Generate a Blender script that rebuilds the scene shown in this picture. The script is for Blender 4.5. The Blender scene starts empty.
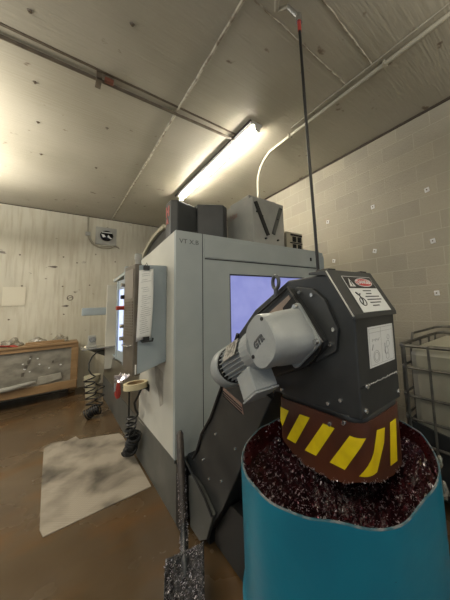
import bpy, bmesh, math, random
from mathutils import Vector, Matrix
random.seed(7)
SC = bpy.context.scene
COL = SC.collection

# ------------------------------------------------------------ camera, world, lights, exposure
cam_d = bpy.data.cameras.new('camera'); cam = bpy.data.objects.new('camera', cam_d); COL.objects.link(cam)
R_ = Vector((0.72421157, -0.68797556, -0.04698122)); U_ = Vector((-0.04088577, -0.11085001, 0.99299578)); F_ = Vector((0.68836469, 0.71721818, 0.10840727))
m = Matrix(((R_.x, U_.x, -F_.x, 0), (R_.y, U_.y, -F_.y, 0), (R_.z, U_.z, -F_.z, 1.5), (0, 0, 0, 1)))
cam.matrix_world = m
cam_d.sensor_fit = 'HORIZONTAL'; cam_d.sensor_width = 36; cam_d.lens = 254.877 * 36 / 450
cam_d.shift_x = (225 - 300.08) / 450; cam_d.shift_y = -(300 - 275.3) / 450
cam_d.clip_start = 0.02
SC.camera = cam
w = bpy.data.worlds.new('world'); SC.world = w; w.use_nodes = True
w.node_tree.nodes['Background'].inputs[0].default_value = (0.88, 0.95, 1.0, 1)
w.node_tree.nodes['Background'].inputs[1].default_value = 0.16
SC.view_settings.view_transform = 'Standard'; SC.view_settings.look = 'None'; SC.view_settings.gamma = 1
SC.view_settings.use_curve_mapping = False
SC.view_settings.exposure = 1.35

def area(name, loc, rot, sx, sy, power, col=(1, .95, .85)):
    d = bpy.data.lights.new(name, 'AREA'); d.shape = 'RECTANGLE'; d.size = sx; d.size_y = sy; d.energy = power; d.color = col
    o = bpy.data.objects.new(name, d); COL.objects.link(o); o.location = loc; o.rotation_euler = rot; return o
# the rest of the shop's tube rows, outside the frame; uplights added to brighten ceiling
area('shop_tube_row', (-1.25, 4.4, 3.0), (0, 0, 0), .2, 3.0, 26)
area('added_ceiling_uplight', (-1.25, 4.4, 3.02), (math.pi, 0, 0), .2, 3.0, 48)
area('shop_tube_row', (-1.5, 0.2, 3.2), (0, 0, 0), .2, 2.4, 7)
area('added_ceiling_uplight', (-1.5, 0.2, 3.22), (math.pi, 0, 0), .2, 2.4, 42)
area('shop_tube_row', (1.64, -1.6, 3.2), (0, 0, 0), .2, 2.4, 6)
area('added_ceiling_uplight', (1.64, -1.6, 3.22), (math.pi, 0, 0), .2, 2.4, 42)

# ------------------------------------------------------------ materials
def rgb(c): return (c[0], c[1], c[2], 1)
def mat(name, col, rough=.5, metal=0, col2=None, scale=5, stretch=(1, 1, 1), bump=0, bscale=40, emit=None, es=0, detail=4, lo=.4, hi=.65, alpha=None, spec=None, trans=0, coat=0):
    M = bpy.data.materials.new(name); M.use_nodes = True; nt = M.node_tree; b = nt.nodes['Principled BSDF']
    b.inputs['Base Color'].default_value = rgb(col); b.inputs['Roughness'].default_value = rough; b.inputs['Metallic'].default_value = metal
    if spec is not None: b.inputs['Specular IOR Level'].default_value = spec
    if trans: b.inputs['Transmission Weight'].default_value = trans
    if coat: b.inputs['Coat Weight'].default_value = coat
    if alpha is not None: b.inputs['Alpha'].default_value = alpha
    if emit: b.inputs['Emission Color'].default_value = rgb(emit); b.inputs['Emission Strength'].default_value = es
    if col2 or bump:
        tc = nt.nodes.new('ShaderNodeTexCoord'); mp = nt.nodes.new('ShaderNodeMapping'); mp.inputs['Scale'].default_value = stretch
        nt.links.new(tc.outputs['Object'], mp.inputs[0])
    if col2:
        n = nt.nodes.new('ShaderNodeTexNoise'); n.inputs['Scale'].default_value = scale; n.inputs['Detail'].default_value = detail
        r = nt.nodes.new('ShaderNodeValToRGB'); r.color_ramp.elements[0].position = lo; r.color_ramp.elements[1].position = hi
        r.color_ramp.elements[0].color = rgb(col); r.color_ramp.elements[1].color = rgb(col2)
        nt.links.new(mp.outputs[0], n.inputs['Vector']); nt.links.new(n.outputs['Fac'], r.inputs[0]); nt.links.new(r.outputs[0], b.inputs['Base Color'])
    if bump:
        n2 = nt.nodes.new('ShaderNodeTexNoise'); n2.inputs['Scale'].default_value = bscale; n2.inputs['Detail'].default_value = 3
        bp = nt.nodes.new('ShaderNodeBump'); bp.inputs['Strength'].default_value = bump; bp.inputs['Distance'].default_value = .01
        nt.links.new(mp.outputs[0], n2.inputs['Vector']); nt.links.new(n2.outputs['Fac'], bp.inputs['Height']); nt.links.new(bp.outputs[0], b.inputs['Normal'])
    return M

def nmix(nt, fac, a, b):
    x = nt.nodes.new('ShaderNodeMix'); x.data_type = 'RGBA'
    for s, v in ((0, fac), (6, a), (7, b)):
        if isinstance(v, (tuple, float, int)): x.inputs[s].default_value = v if not isinstance(v, tuple) else rgb(v)
        else: nt.links.new(v, x.inputs[s])
    return x.outputs[2]
def nnoise(nt, vec, scale, stretch=(1, 1, 1), detail=4, lo=.4, hi=.6, dist=0):
    mp = nt.nodes.new('ShaderNodeMapping'); mp.inputs['Scale'].default_value = stretch; nt.links.new(vec, mp.inputs[0])
    n = nt.nodes.new('ShaderNodeTexNoise'); n.inputs['Scale'].default_value = scale; n.inputs['Detail'].default_value = detail; n.inputs['Distortion'].default_value = dist
    nt.links.new(mp.outputs[0], n.inputs['Vector'])
    r = nt.nodes.new('ShaderNodeValToRGB'); r.color_ramp.elements[0].position = lo; r.color_ramp.elements[1].position = hi
    nt.links.new(n.outputs['Fac'], r.inputs[0]); return r.outputs[0]
def newmat(name):
    M = bpy.data.materials.new(name); M.use_nodes = True; nt = M.node_tree
    tc = nt.nodes.new('ShaderNodeTexCoord'); return M, nt, nt.nodes['Principled BSDF'], tc.outputs['Object']
def bump(nt, b, h, s, d=.01):
    bp = nt.nodes.new('ShaderNodeBump'); bp.inputs['Strength'].default_value = s; bp.inputs['Distance'].default_value = d
    nt.links.new(h, bp.inputs['Height']); nt.links.new(bp.outputs[0], b.inputs['Normal'])

def m_floor():
    M, nt, b, v = newmat('wet_stained_concrete')
    big = nnoise(nt, v, .9, lo=.35, hi=.7, detail=5); fine = nnoise(nt, v, 6, lo=.35, hi=.75, detail=6, dist=.6)
    rust = nnoise(nt, v, 1.7, (1, 1.4, 1), lo=.5, hi=.72)
    c = nmix(nt, big, (.075, .046, .022), (.145, .10, .056)); c = nmix(nt, fine, c, (.095, .062, .032))
    c = nmix(nt, rust, c, (.125, .062, .020)); nt.links.new(c, b.inputs['Base Color'])
    r = nnoise(nt, v, 2.2, lo=.3, hi=.7); mr = nt.nodes.new('ShaderNodeMapRange'); mr.inputs[3].default_value = .12; mr.inputs[4].default_value = .34
    nt.links.new(r, mr.inputs[0]); nt.links.new(mr.outputs[0], b.inputs['Roughness'])
    bump(nt, b, nnoise(nt, v, 7, lo=.2, hi=.8), .12, .01); return M
def m_ceiling():
    M, nt, b, v = newmat('painted_concrete_ceiling')
    brush = nnoise(nt, v, 5, (.5, 9, 1), lo=.3, hi=.75, detail=6); st = nnoise(nt, v, .8, lo=.35, hi=.7, detail=5)
    sp = nnoise(nt, v, 7, lo=.68, hi=.74, detail=5)
    c = nmix(nt, st, (.34, .31, .235), (.45, .415, .33)); c = nmix(nt, nmix(nt, .22, (0., 0., 0.), brush), c, (.46, .42, .33)); c = nmix(nt, sp, c, (.16, .12, .08))
    nt.links.new(c, b.inputs['Base Color']); b.inputs['Roughness'].default_value = .30
    bump(nt, b, brush, .28, .01); return M
def m_leftwall():
    M, nt, b, v = newmat('streaked_painted_wall')
    drip = nnoise(nt, v, 6, (3.2, 1, .28), lo=.45, hi=.72, detail=6); st = nnoise(nt, v, 1.1, lo=.35, hi=.7, detail=5); spot = nnoise(nt, v, 5, (1, 1, 1.6), lo=.69, hi=.74, detail=4)
    c = nmix(nt, st, (.50, .47, .37), (.64, .61, .50)); c = nmix(nt, nmix(nt, .55, (0., 0., 0.), drip), c, (.37, .31, .20)); c = nmix(nt, spot, c, (.2, .17, .13))
    nt.links.new(c, b.inputs['Base Color']); b.inputs['Roughness'].default_value = .38
    bump(nt, b, drip, .3, .008); return M
def m_block():
    M, nt, b, v = newmat('painted_concrete_block')
    sx = nt.nodes.new('ShaderNodeSeparateXYZ'); nt.links.new(v, sx.inputs[0]); cb = nt.nodes.new('ShaderNodeCombineXYZ')
    ad = nt.nodes.new('ShaderNodeMath'); ad.inputs[1].default_value = -.07; nt.links.new(sx.outputs[1], ad.inputs[0]); nt.links.new(ad.outputs[0], cb.inputs[0])
    az = nt.nodes.new('ShaderNodeMath'); az.inputs[1].default_value = -.035; nt.links.new(sx.outputs[2], az.inputs[0]); nt.links.new(az.outputs[0], cb.inputs[1])
    br = nt.nodes.new('ShaderNodeTexBrick'); br.inputs['Scale'].default_value = 1; br.inputs['Brick Width'].default_value = .4; br.inputs['Row Height'].default_value = .2
    br.inputs['Mortar Size'].default_value = .006; br.inputs['Mortar Smooth'].default_value = .6; br.inputs['Bias'].default_value = 0
    br.inputs['Color1'].default_value = (.40, .355, .265, 1); br.inputs['Color2'].default_value = (.32, .29, .22, 1); br.inputs['Mortar'].default_value = (.45, .405, .31, 1)
    nt.links.new(cb.outputs[0], br.inputs['Vector'])
    pore = nnoise(nt, v, 60, lo=.35, hi=.7); st = nnoise(nt, v, 2, lo=.35, hi=.7)
    c = nmix(nt, nmix(nt, .3, (0., 0., 0.), pore), br.outputs['Color'], (.30, .27, .21)); c = nmix(nt, nmix(nt, .3, (0., 0., 0.), st), c, (.43, .39, .30))
    nt.links.new(c, b.inputs['Base Color']); b.inputs['Roughness'].default_value = .6
    sub = nt.nodes.new('ShaderNodeMath'); sub.operation = 'MULTIPLY_ADD'; sub.inputs[1].default_value = -1.0
    nt.links.new(br.outputs['Fac'], sub.inputs[0]); nt.links.new(pore, sub.inputs[2])
    bump(nt, b, sub.outputs[0], .35, .006); return M

FLOOR = m_floor(); CEIL = m_ceiling(); LWALL = m_leftwall(); BLOCK = m_block()
GREY = mat('light_grey_machine_paint', (.37, .41, .41), .40, col2=(.41, .45, .445), scale=3)
GREYB = mat('cool_grey_machine_paint', (.32, .37, .39), .4, col2=(.36, .41, .43), scale=4)
CREAM = mat('warm_grey_side_paint', (.58, .57, .50), .4, col2=(.66, .64, .56), scale=2.5)
DGREY = mat('dark_grey_base_paint', (.085, .088, .080), .4, col2=(.12, .12, .108), scale=4)
DOORM = mat('brown_steel_door', (.17, .15, .11), .28, .45, col2=(.11, .10, .075), scale=3)
BLACK = mat('black_powder_coat', (.022, .024, .025), .36, col2=(.034, .036, .036), scale=8)
BLACK2 = mat('charcoal_cover_paint', (.034, .036, .037), .40, col2=(.046, .048, .048), scale=6)
RUBBER = mat('black_rubber', (.012, .012, .012), .45)
CHROME = mat('bright_steel', (.62, .62, .60), .25, .9)
DARKHOLE = mat('dark_cavity', (.006, .006, .006), .8)
MOTOR = mat('grey_cast_motor_paint', (.33, .35, .35), .35, col2=(.38, .40, .40), scale=6, bump=.15, bscale=80)
PLATE = mat('dusty_tan_plate', (.30, .23, .18), .45, col2=(.22, .17, .14), scale=9)
BROWN = mat('brown_rusty_chute_paint', (.105, .034, .018), .35, col2=(.062, .024, .016), scale=5, bump=.1)
YELLOW = mat('yellow_hazard_paint', (.88, .68, .012), .4, col2=(.78, .58, .012), scale=20)
BLUE = mat('turquoise_barrel_paint', (.004, .175, .27), .33, col2=(.003, .14, .225), scale=3, bump=.25, bscale=9)
RED_IN = mat('dark_red_barrel_lining', (.09, .008, .008), .3, col2=(.03, .004, .004), scale=14)
CHIPM = mat('oily_dark_red_chip_pile', (.022, .006, .008), .18, col2=(.065, .014, .018), scale=40, bump=1.0, bscale=60)
CHIPM2 = mat('black_oily_chip_pile', (.010, .008, .008), .2, col2=(.04, .035, .035), scale=50, bump=1.0, bscale=90)
SILVER = mat('shiny_metal_shaving', (.80, .74, .77), .35, .7)
PURPLE = mat('oily_tinted_shaving', (.10, .035, .05), .25, .8)
STEEL = mat('worn_shovel_steel', (.035, .035, .035), .4, .5, col2=(.11, .11, .11), scale=20)
HANDLE = mat('oily_dark_wood_handle', (.045, .036, .032), .5, col2=(.075, .06, .05), scale=9, stretch=(8, 8, 1))
WOOD = mat('yellow_pine', (.30, .185, .085), .5, col2=(.235, .14, .06), scale=3, stretch=(1, 4, 4))
FOIL = mat('grey_wrapped_panel', (.27, .25, .20), .32, col2=(.15, .135, .105), scale=5, stretch=(1, 1, 1.6), bump=.5, bscale=8)
FOILW = mat('pale_patch_sheet', (.36, .34, .28), .35, col2=(.28, .26, .21), scale=12)
PLASTIC = mat('cloudy_film', (.60, .56, .46), .15, bump=.7, bscale=14, col2=(.42, .38, .30), scale=11, trans=.6)
REDC = mat('red_cloth', (.42, .05, .035), .7)
WHITE = mat('white_paint', (.75, .75, .73), .5)
PAPER = mat('white_paper', (.86, .86, .82), .6)
LABEL = mat('label_white', (.66, .67, .66), .45)
INK = mat('dark_ink', (.05, .05, .05), .6)
INKG = mat('grey_ink', (.30, .30, .30), .6)
SIGNB = mat('sign_black', (.012, .012, .012), .4)
SIGNR = mat('sign_red', (.50, .02, .02), .4)
LOGO = mat('red_logo_paint', (.55, .12, .11), .45)
TAPE = mat('cream_masking_tape', (.72, .62, .38), .55)
BUCKET = mat('cream_plastic_pail', (.42, .38, .26), .4)
CAGE = mat('galvanised_dull_tube', (.12, .115, .10), .38, .7, col2=(.20, .19, .16), scale=12)
TOTE = mat('milky_tote_plastic', (.36, .34, .27), .4, col2=(.28, .27, .20), scale=3)
CONDUIT = mat('painted_conduit', (.30, .27, .20), .4, col2=(.38, .35, .27), scale=6)
CONDUITW = mat('pale_painted_conduit', (.42, .39, .30), .4)
RUSTP = mat('brown_painted_pipe', (.09, .07, .05), .4, col2=(.14, .11, .075), scale=9)
BOXG = mat('dusty_grey_box_paint', (.33, .33, .30), .5, col2=(.40, .39, .35), scale=5)
TUBE = mat('lit_fluorescent_tube', (1, 1, 1), .4, emit=(1, .94, .82), es=46)
FIXT = mat('white_fixture_enamel', (.62, .60, .54), .35)
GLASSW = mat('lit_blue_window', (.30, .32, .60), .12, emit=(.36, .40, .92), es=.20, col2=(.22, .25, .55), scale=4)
SCREEN = mat('lit_monitor_screen', (.3, .35, .6), .15, emit=(.55, .65, 1.0), es=.45)
GASKET = mat('black_gasket', (.015, .015, .015), .5)
BRASS = mat('red_button_plastic', (.45, .05, .03), .4)
KEYS = mat('grey_key_plastic', (.20, .17, .13), .5)
PENDF = mat('brown_tinted_face', (.115, .095, .07), .3, col2=(.15, .125, .095), scale=10)
PENDTOP = mat('pinkish_grey_overlay', (.27, .235, .20), .35)
MATM = None
def m_mat():
    M, nt, b, v = newmat('dirty_woven_mat')
    d = nnoise(nt, v, 3.0, (1, .8, 1), lo=.42, hi=.66, detail=9, dist=.3)
    wv = nt.nodes.new('ShaderNodeTexChecker'); wv.inputs['Scale'].default_value = 70; nt.links.new(v, wv.inputs[0])
    c = nmix(nt, d, (.37, .32, .25), (.07, .058, .042)); c = nmix(nt, nmix(nt, .25, (0., 0., 0.), wv.outputs[1]), c, (.12, .095, .065))
    nt.links.new(c, b.inputs['Base Color']); b.inputs['Roughness'].default_value = .65
    bump(nt, b, wv.outputs[1], .3, .003); return M
MATM = m_mat()

# ------------------------------------------------------------ object helpers
ROOT = {}
def thing(name, label, cat, loc, group=None):
    o = bpy.data.objects.new(name, None); COL.objects.link(o); o.location = loc; o.empty_display_size = .05
    o['label'] = label; o['category'] = cat
    if group: o['group'] = group
    ROOT[o] = Vector(loc); return o
def obj(name, bm, mt, parent=None, loc=None, smooth=False, kind=None, label=None, cat=None, group=None, bevel=0):
    base = ROOT[parent] if parent is not None else Vector(loc or (0, 0, 0))
    if loc is None or parent is not None: off = base
    else: off = base
    bmesh.ops.recalc_face_normals(bm, faces=bm.faces)
    me = bpy.data.meshes.new(name); bmesh.ops.translate(bm, verts=bm.verts, vec=-off); bm.to_mesh(me); bm.free()
    o = bpy.data.objects.new(name, me); COL.objects.link(o)
    for mm in (mt if isinstance(mt, (list, tuple)) else [mt]): me.materials.append(mm)
    if smooth:
        for p in me.polygons: p.use_smooth = True
        try: me.set_sharp_from_angle(angle=math.radians(40))
        except Exception: pass
    if parent is not None: o.parent = parent
    else: o.location = base
    ROOT[o] = base
    if bevel:
        bv = o.modifiers.new('bevel', 'BEVEL'); bv.width = bevel; bv.segments = 2; bv.limit_method = 'ANGLE'
    if kind: o['kind'] = kind
    if label: o['label'] = label
    if cat: o['category'] = cat
    if group: o['group'] = group
    return o
def B(): return bmesh.new()
def box(bm, lo, hi, M=None):
    vs = [bm.verts.new((x, y, z)) for x in (lo[0], hi[0]) for y in (lo[1], hi[1]) for z in (lo[2], hi[2])]
    for f in ((0, 1, 3, 2), (4, 6, 7, 5), (0, 4, 5, 1), (2, 3, 7, 6), (0, 2, 6, 4), (1, 5, 7, 3)): bm.faces.new([vs[i] for i in f])
    if M is not None: bmesh.ops.transform(bm, matrix=M, verts=vs)
    return bm
def bx(lo, hi): return box(B(), lo, hi)
def prism(bm, poly, a0, a1, axis=0):
    """poly in the two other axes (in order), extruded along axis"""
    def p(q, a):
        if axis == 0: return (a, q[0], q[1])
        if axis == 1: return (q[0], a, q[1])
        return (q[0], q[1], a)
    A = [bm.verts.new(p(q, a0)) for q in poly]; C = [bm.verts.new(p(q, a1)) for q in poly]; n = len(poly)
    bm.faces.new(A); bm.faces.new(C[::-1])
    for i in range(n): bm.faces.new((A[i], A[(i + 1) % n], C[(i + 1) % n], C[i]))
    return bm
def tube(bm, pts, r, seg=8, caps=True):
    pts = [Vector(p) for p in pts]; rings = []; n = len(pts)
    t0 = (pts[1] - pts[0]).normalized(); up = Vector((0, 0, 1)) if abs(t0.z) < .9 else Vector((1, 0, 0)); nx = t0.cross(up).normalized()
    for i, p in enumerate(pts):
        t = ((pts[min(i + 1, n - 1)] - pts[max(i - 1, 0)])).normalized()
        nx = (nx - t * nx.dot(t)).normalized(); ny = t.cross(nx)
        rr = r[i] if isinstance(r, (list, tuple)) else r
        rings.append([bm.verts.new(p + (nx * math.cos(a) + ny * math.sin(a)) * rr) for a in [2 * math.pi * k / seg for k in range(seg)]])
    for i in range(n - 1):
        for k in range(seg): bm.faces.new((rings[i][k], rings[i][(k + 1) % seg], rings[i + 1][(k + 1) % seg], rings[i + 1][k]))
    if caps: bm.faces.new(rings[0][::-1]); bm.faces.new(rings[-1])
    return bm
def cyl(bm, a, b, r, seg=16, r2=None): return tube(bm, [a, b], [r, r if r2 is None else r2], seg)
def lathe(bm, prof, c, seg=32):
    rings = []
    for (r, z) in prof: rings.append([bm.verts.new((c[0] + r * math.cos(2 * math.pi * k / seg), c[1] + r * math.sin(2 * math.pi * k / seg), z)) for k in range(seg)])
    for i in range(len(prof) - 1):
        for k in range(seg): bm.faces.new((rings[i][k], rings[i][(k + 1) % seg], rings[i + 1][(k + 1) % seg], rings[i + 1][k]))
    return bm
def slab(bm, c, u, v, n, t):
    """thin slab: quad of 3D points extruded by t along n"""
    n = Vector(n) * t; A = [bm.verts.new(Vector(p)) for p in c]; C = [bm.verts.new(Vector(p) + n) for p in c]
    bm.faces.new(A); bm.faces.new(C[::-1]); k = len(c)
    for i in range(k): bm.faces.new((A[i], A[(i + 1) % k], C[(i + 1) % k], C[i]))
    return bm
def text(name, s, size, origin, xd, yd, mt, parent, bold=0, spacing=1, depth=.0006):
    cu = bpy.data.curves.new(name, 'FONT'); cu.body = s; cu.size = size; cu.extrude = depth; cu.offset = bold; cu.space_character = spacing; cu.resolution_u = 3
    cu.align_x = 'CENTER'; cu.align_y = 'CENTER'
    t = bpy.data.objects.new('tmp', cu); COL.objects.link(t); dg = bpy.context.evaluated_depsgraph_get(); me = bpy.data.meshes.new_from_object(t.evaluated_get(dg))
    bpy.data.objects.remove(t); bpy.data.curves.remove(cu)
    x = Vector(xd).normalized(); y = Vector(yd).normalized(); z = x.cross(y)
    o3 = Vector(origin) - ROOT[parent]
    me.transform(Matrix(((x.x, y.x, z.x, o3.x), (x.y, y.y, z.y, o3.y), (x.z, y.z, z.z, o3.z), (0, 0, 0, 1))))
    me.materials.clear(); me.materials.append(mt); me.name = name
    o = bpy.data.objects.new(name, me); COL.objects.link(o); o.parent = parent; ROOT[o] = ROOT[parent]; return o
def bolt(bm, p, n, r=.009, h=.006):
    n = Vector(n).normalized(); cyl(bm, Vector(p), Vector(p) + n * h, r, 8, r * .8)

# ------------------------------------------------------------ setting
H = 3.63
obj('floor', bx((-4, -2.6, -.1), (3.1, 7.3, 0)), FLOOR, kind='structure')
obj('ceiling', bx((-4, -2.6, H), (3.1, 7.3, H + .1)), CEIL, kind='structure')
obj('wall_left', bx((-4, 7.13, 0), (3.1, 7.3, H)), LWALL, kind='structure')
obj('wall_right', bx((2.989, -2.6, 0), (3.1, 7.13, H)), BLOCK, kind='structure')
SEAM = mat('seam_sealant', (.50, .46, .36), .5, col2=(.20, .16, .11), scale=14)
GAP = mat('dark_joint_gap', (.05, .035, .02), .7)
def wig(bm, a, b, r, n=40, j=.004, seg=6):
    a = Vector(a); b = Vector(b); tube(bm, [a.lerp(b, i / n) + Vector((random.uniform(-j, j), random.uniform(-j, j), 0)) for i in range(n + 1)], r, seg)
bm = B(); wig(bm, (.865, 7.1, H), (.865, -1.5, H), .012, 80, .003); obj('trim_1', bm, SEAM, kind='structure')
bm = B(); wig(bm, (.865, 1.29, H), (1.99, 1.29, H), .007, 30); obj('trim_2', bm, SEAM, kind='structure')
bm = B(); wig(bm, (.865, 0.95, H), (1.99, 1.0, H), .007, 30); obj('trim_3', bm, SEAM, kind='structure')
bm = B(); wig(bm, (2.985, 7.1, H - .004), (2.983, -1.5, H - .006), .018, 90, .003); obj('trim_4', bm, GAP, kind='structure')
bm = B(); wig(bm, (-2.4, 7.125, H - .004), (2.9, 7.125, H - .004), .009, 60, .005); obj('trim_5', bm, GAP, kind='structure')

# ceiling furniture
def ctag(o, label, cat, group=None):
    o['label'] = label; o['category'] = cat
    if group: o['group'] = group
    return o
for i, (x, y) in enumerate(((-.218, 2.387), (.325, 2.022), (-.224, 3.156), (-.229, 3.836), (.345, 3.484), (-.228, 4.62), (.345, 4.6), (.33, 2.75))):
    bm = B(); cyl(bm, (x, y, H), (x, y, H - .008), .017, 12, .012); cyl(bm, (x, y, H - .008), (x, y, H - .016), .007, 6)
    o = obj('ceiling_screw', bm, RUSTP, loc=(x, y, H), smooth=True)
    ctag(o, 'small washered screw head in the painted ceiling, left of the long seam', 'screw', 'ceiling screws left of the seam')

t = thing('ceiling_pipe', 'thin brown painted pipe crossing the ceiling from the left to the light', 'pipe', (.2, 2.72, H))
bm = B(); cyl(bm, (-2.2, 2.76, H - .022), (1.56, 2.718, H - .022), .017, 10); obj('pipe_run', bm, RUSTP, t, smooth=True)
bm = B(); box(bm, (.175, 2.655, H - .07), (.215, 2.685, H)); box(bm, (.175, 2.655, H - .075), (.215, 2.78, H - .06)); obj('bracket', bm, RUSTP, t)
bm = B(); box(bm, (.235, 2.66, H - .05), (.30, 2.70, H - .012)); obj('clamp', bm, mat('rust_red_clamp', (.20, .07, .04), .5), t, bevel=.004)
bm = B(); box(bm, (1.52, 2.70, H - .045), (1.55, 2.74, H)); obj('strap', bm, RUSTP, t)
bm = B(); box(bm, (-2.2, 2.625, H - .005), (1.56, 2.65, H)); obj('pipe_shadow_strip', bm, RUSTP, t)  # dark strip painted as the pipe's shadow band on the ceiling

t = thing('ceiling_conduit', 'pale conduit along the right of the ceiling bending down behind the grey box', 'conduit', (2.06, 2.7, H))
pts = [(2.06, y, H - .02) for y in (-1.5, .4, 1.5, 2.4)] + [(2.062, 2.62, H - .022)]
for k in range(1, 9):
    a = k / 8 * math.pi / 2; pts.append((2.07 + .03 * k / 8, 2.62 + .38 * math.sin(a), H - .022 - .38 * (1 - math.cos(a))))
pts += [(2.10, 3.0, 2.7), (2.10, 3.0, 2.12)]
bm = B(); tube(bm, pts, .019, 10); obj('conduit_run', bm, CONDUITW, t, smooth=True)
for y in (.9, 2.2):
    bm = B(); box(bm, (2.03, y, H - .04), (2.09, y + .02, H)); obj('strap', bm, CONDUITW, t)
bm = B(); wig(bm, (2.00, -1.4, H - .008), (1.985, 2.1, H - .008), .008, 20, .003); o = obj('seam_batten', bm, CONDUIT, loc=None); o['kind'] = 'structure'; o.name = 'trim_6'

# fluorescent fixture, two tubes end to end
t = thing('fluorescent_light', 'long white fluorescent fixture with two lit tubes on the ceiling', 'ceiling light', (1.62, 3.6, H))
bm = B(); prism(bm, [(1.545, H), (1.70, H), (1.685, H - .035), (1.56, H - .035)], 2.30, 4.90, 1); obj('housing', bm, FIXT, t)
for y in (2.32, 3.60):
    bm = B(); cyl(bm, (1.635, y, H - .065), (1.635, y + 1.22, H - .065), .019, 14); obj('tube', bm, TUBE, t, smooth=True)
for y in (2.30, 3.555, 4.84):
    bm = B(); box(bm, (1.60, y, H - .1), (1.67, y + .025, H - .03)); obj('socket', bm, FIXT, t, bevel=.004)
bm = B(); box(bm, (1.535, 2.30, H - .03), (1.55, 4.9, H)); obj('dark_rail', bm, GASKET, t)

# air drop
t = thing('air_hose', 'thin dark hose hanging from a ceiling pipe fitting behind the chip chute', 'hose', (1.15, 1.09, H))
pts = [(1.156, 1.093, 3.45), (1.158, 1.09, 3.2), (1.163, 1.085, 2.8), (1.172, 1.08, 2.4), (1.182, 1.075, 2.0), (1.19, 1.07, 1.6), (1.19, 1.10, 1.2), (1.2, 1.2, .6), (1.22, 1.3, .05), (1.26, 1.36, .02)]
bm = B(); tube(bm, pts, .0105, 10); obj('hose_line', bm, RUBBER, t, smooth=True)
bm = B(); tube(bm, [(1.156, 1.093, 3.47), (1.157, 1.093, 3.39)], .013, 10); obj('red_sleeve', bm, REDC, t, smooth=True, label='dark red sleeve')
bm = B(); cyl(bm, (1.156, 1.093, 3.46), (1.156, 1.093, 3.52), .022, 10); cyl(bm, (1.156, 1.093, 3.50), (1.11, 1.15, H - .03), .018, 10); obj('fitting', bm, CHROME, t, smooth=True)
bm = B(); tube(bm, [(1.11, 1.15, H - .03), (1.06, 1.22, H - .03), (.9, 1.0, H - .03), (.6, .6, H - .03)], .018, 10); obj('supply_pipe', bm, CONDUIT, t, smooth=True)

# wall anchors
for i, (y, z) in enumerate(((.974, 2.705), (.968, 2.113), (.983, 1.539), (1.658, 2.72), (1.68, 2.13), (2.436, 2.724), (2.366, 2.103))):
    M = Matrix.Translation((2.985, y, z)) @ Matrix.Rotation(random.uniform(-.3, .3), 4, 'X')
    t = thing('wall_anchor', 'small square white foam patch with a screw on the block wall', 'anchor', (2.989, y, z), 'white foam patches on the block wall')
    bm = B(); box(bm, (-.006, -.027, -.027), (.004, .027, .027), M); obj('patch', bm, WHITE, t, bevel=.006)
    bm = B(); cyl(bm, (2.981, y, z), (2.972, y, z), .008, 8); obj('screw', bm, RUSTP, t)

# left wall: round convex fan / vent plate with cable
t = thing('round_wall_vent', 'square grey plate with a shiny dark round opening high on the left wall', 'vent', (.76, 7.13, 3.03))
obj('mounting_plate', bx((.575, 7.105, 3.02), (.955, 7.13, 3.42)), BOXG, t, bevel=.004)
bm = B(); tube(bm, [(.77 + .13 * math.cos(a), 7.10, 3.225 + .13 * math.sin(a)) for a in [k * math.pi / 12 for k in range(25)]], .012, 8); obj('rim', bm, BOXG, t, smooth=True)
bm = B()
for i in range(7):
    pass
bmesh.ops.create_uvsphere(bm, u_segments=24, v_segments=12, radius=.125, matrix=Matrix.Translation((.77, 7.105, 3.225)) @ Matrix.Diagonal((1, .45, 1, 1)))
obj('dark_glass_dome', bm, mat('dark_mirror_dome', (.03, .03, .035), .06, .9), t, smooth=True)
bm = B(); box(bm, (.68, 7.035, 3.28), (.86, 7.05, 3.30)); obj('white_slat', bm, WHITE, t)
for q in ([(.665, 3.25), (.72, 3.235), (.75, 3.19), (.70, 3.17)], [(.79, 3.24), (.83, 3.19), (.87, 3.16), (.84, 3.15), (.78, 3.19)]):
    bm = B(); prism(bm, q, 7.035, 7.05, 1); obj('white_slat', bm, WHITE, t)
t = thing('cable_loop', 'grey cable dropping from the ceiling and looping under the round vent', 'cable', (.44, 7.12, 3.2))
pts = [(.43, 7.11, 3.62), (.435, 7.11, 3.4), (.44, 7.11, 3.25), (.46, 7.11, 3.12), (.52, 7.11, 3.02), (.61, 7.10, 2.955), (.72, 7.10, 2.93), (.84, 7.10, 2.945), (.93, 7.10, 3.0), (.99, 7.11, 2.99), (1.02, 7.115, 2.95)]
bm = B(); tube(bm, pts, .012, 8); tube(bm, [(p[0] + .03, p[1], p[2] + .045 if i > 3 else p[2]) for i, p in enumerate(pts[2:8])], .008, 6); obj('cable', bm, CONDUIT, t, smooth=True)
bm = B(); box(bm, (.40, 7.09, 3.19), (.485, 7.13, 3.27)); obj('junction_box', bm, BOXG, t, bevel=.006)
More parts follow.
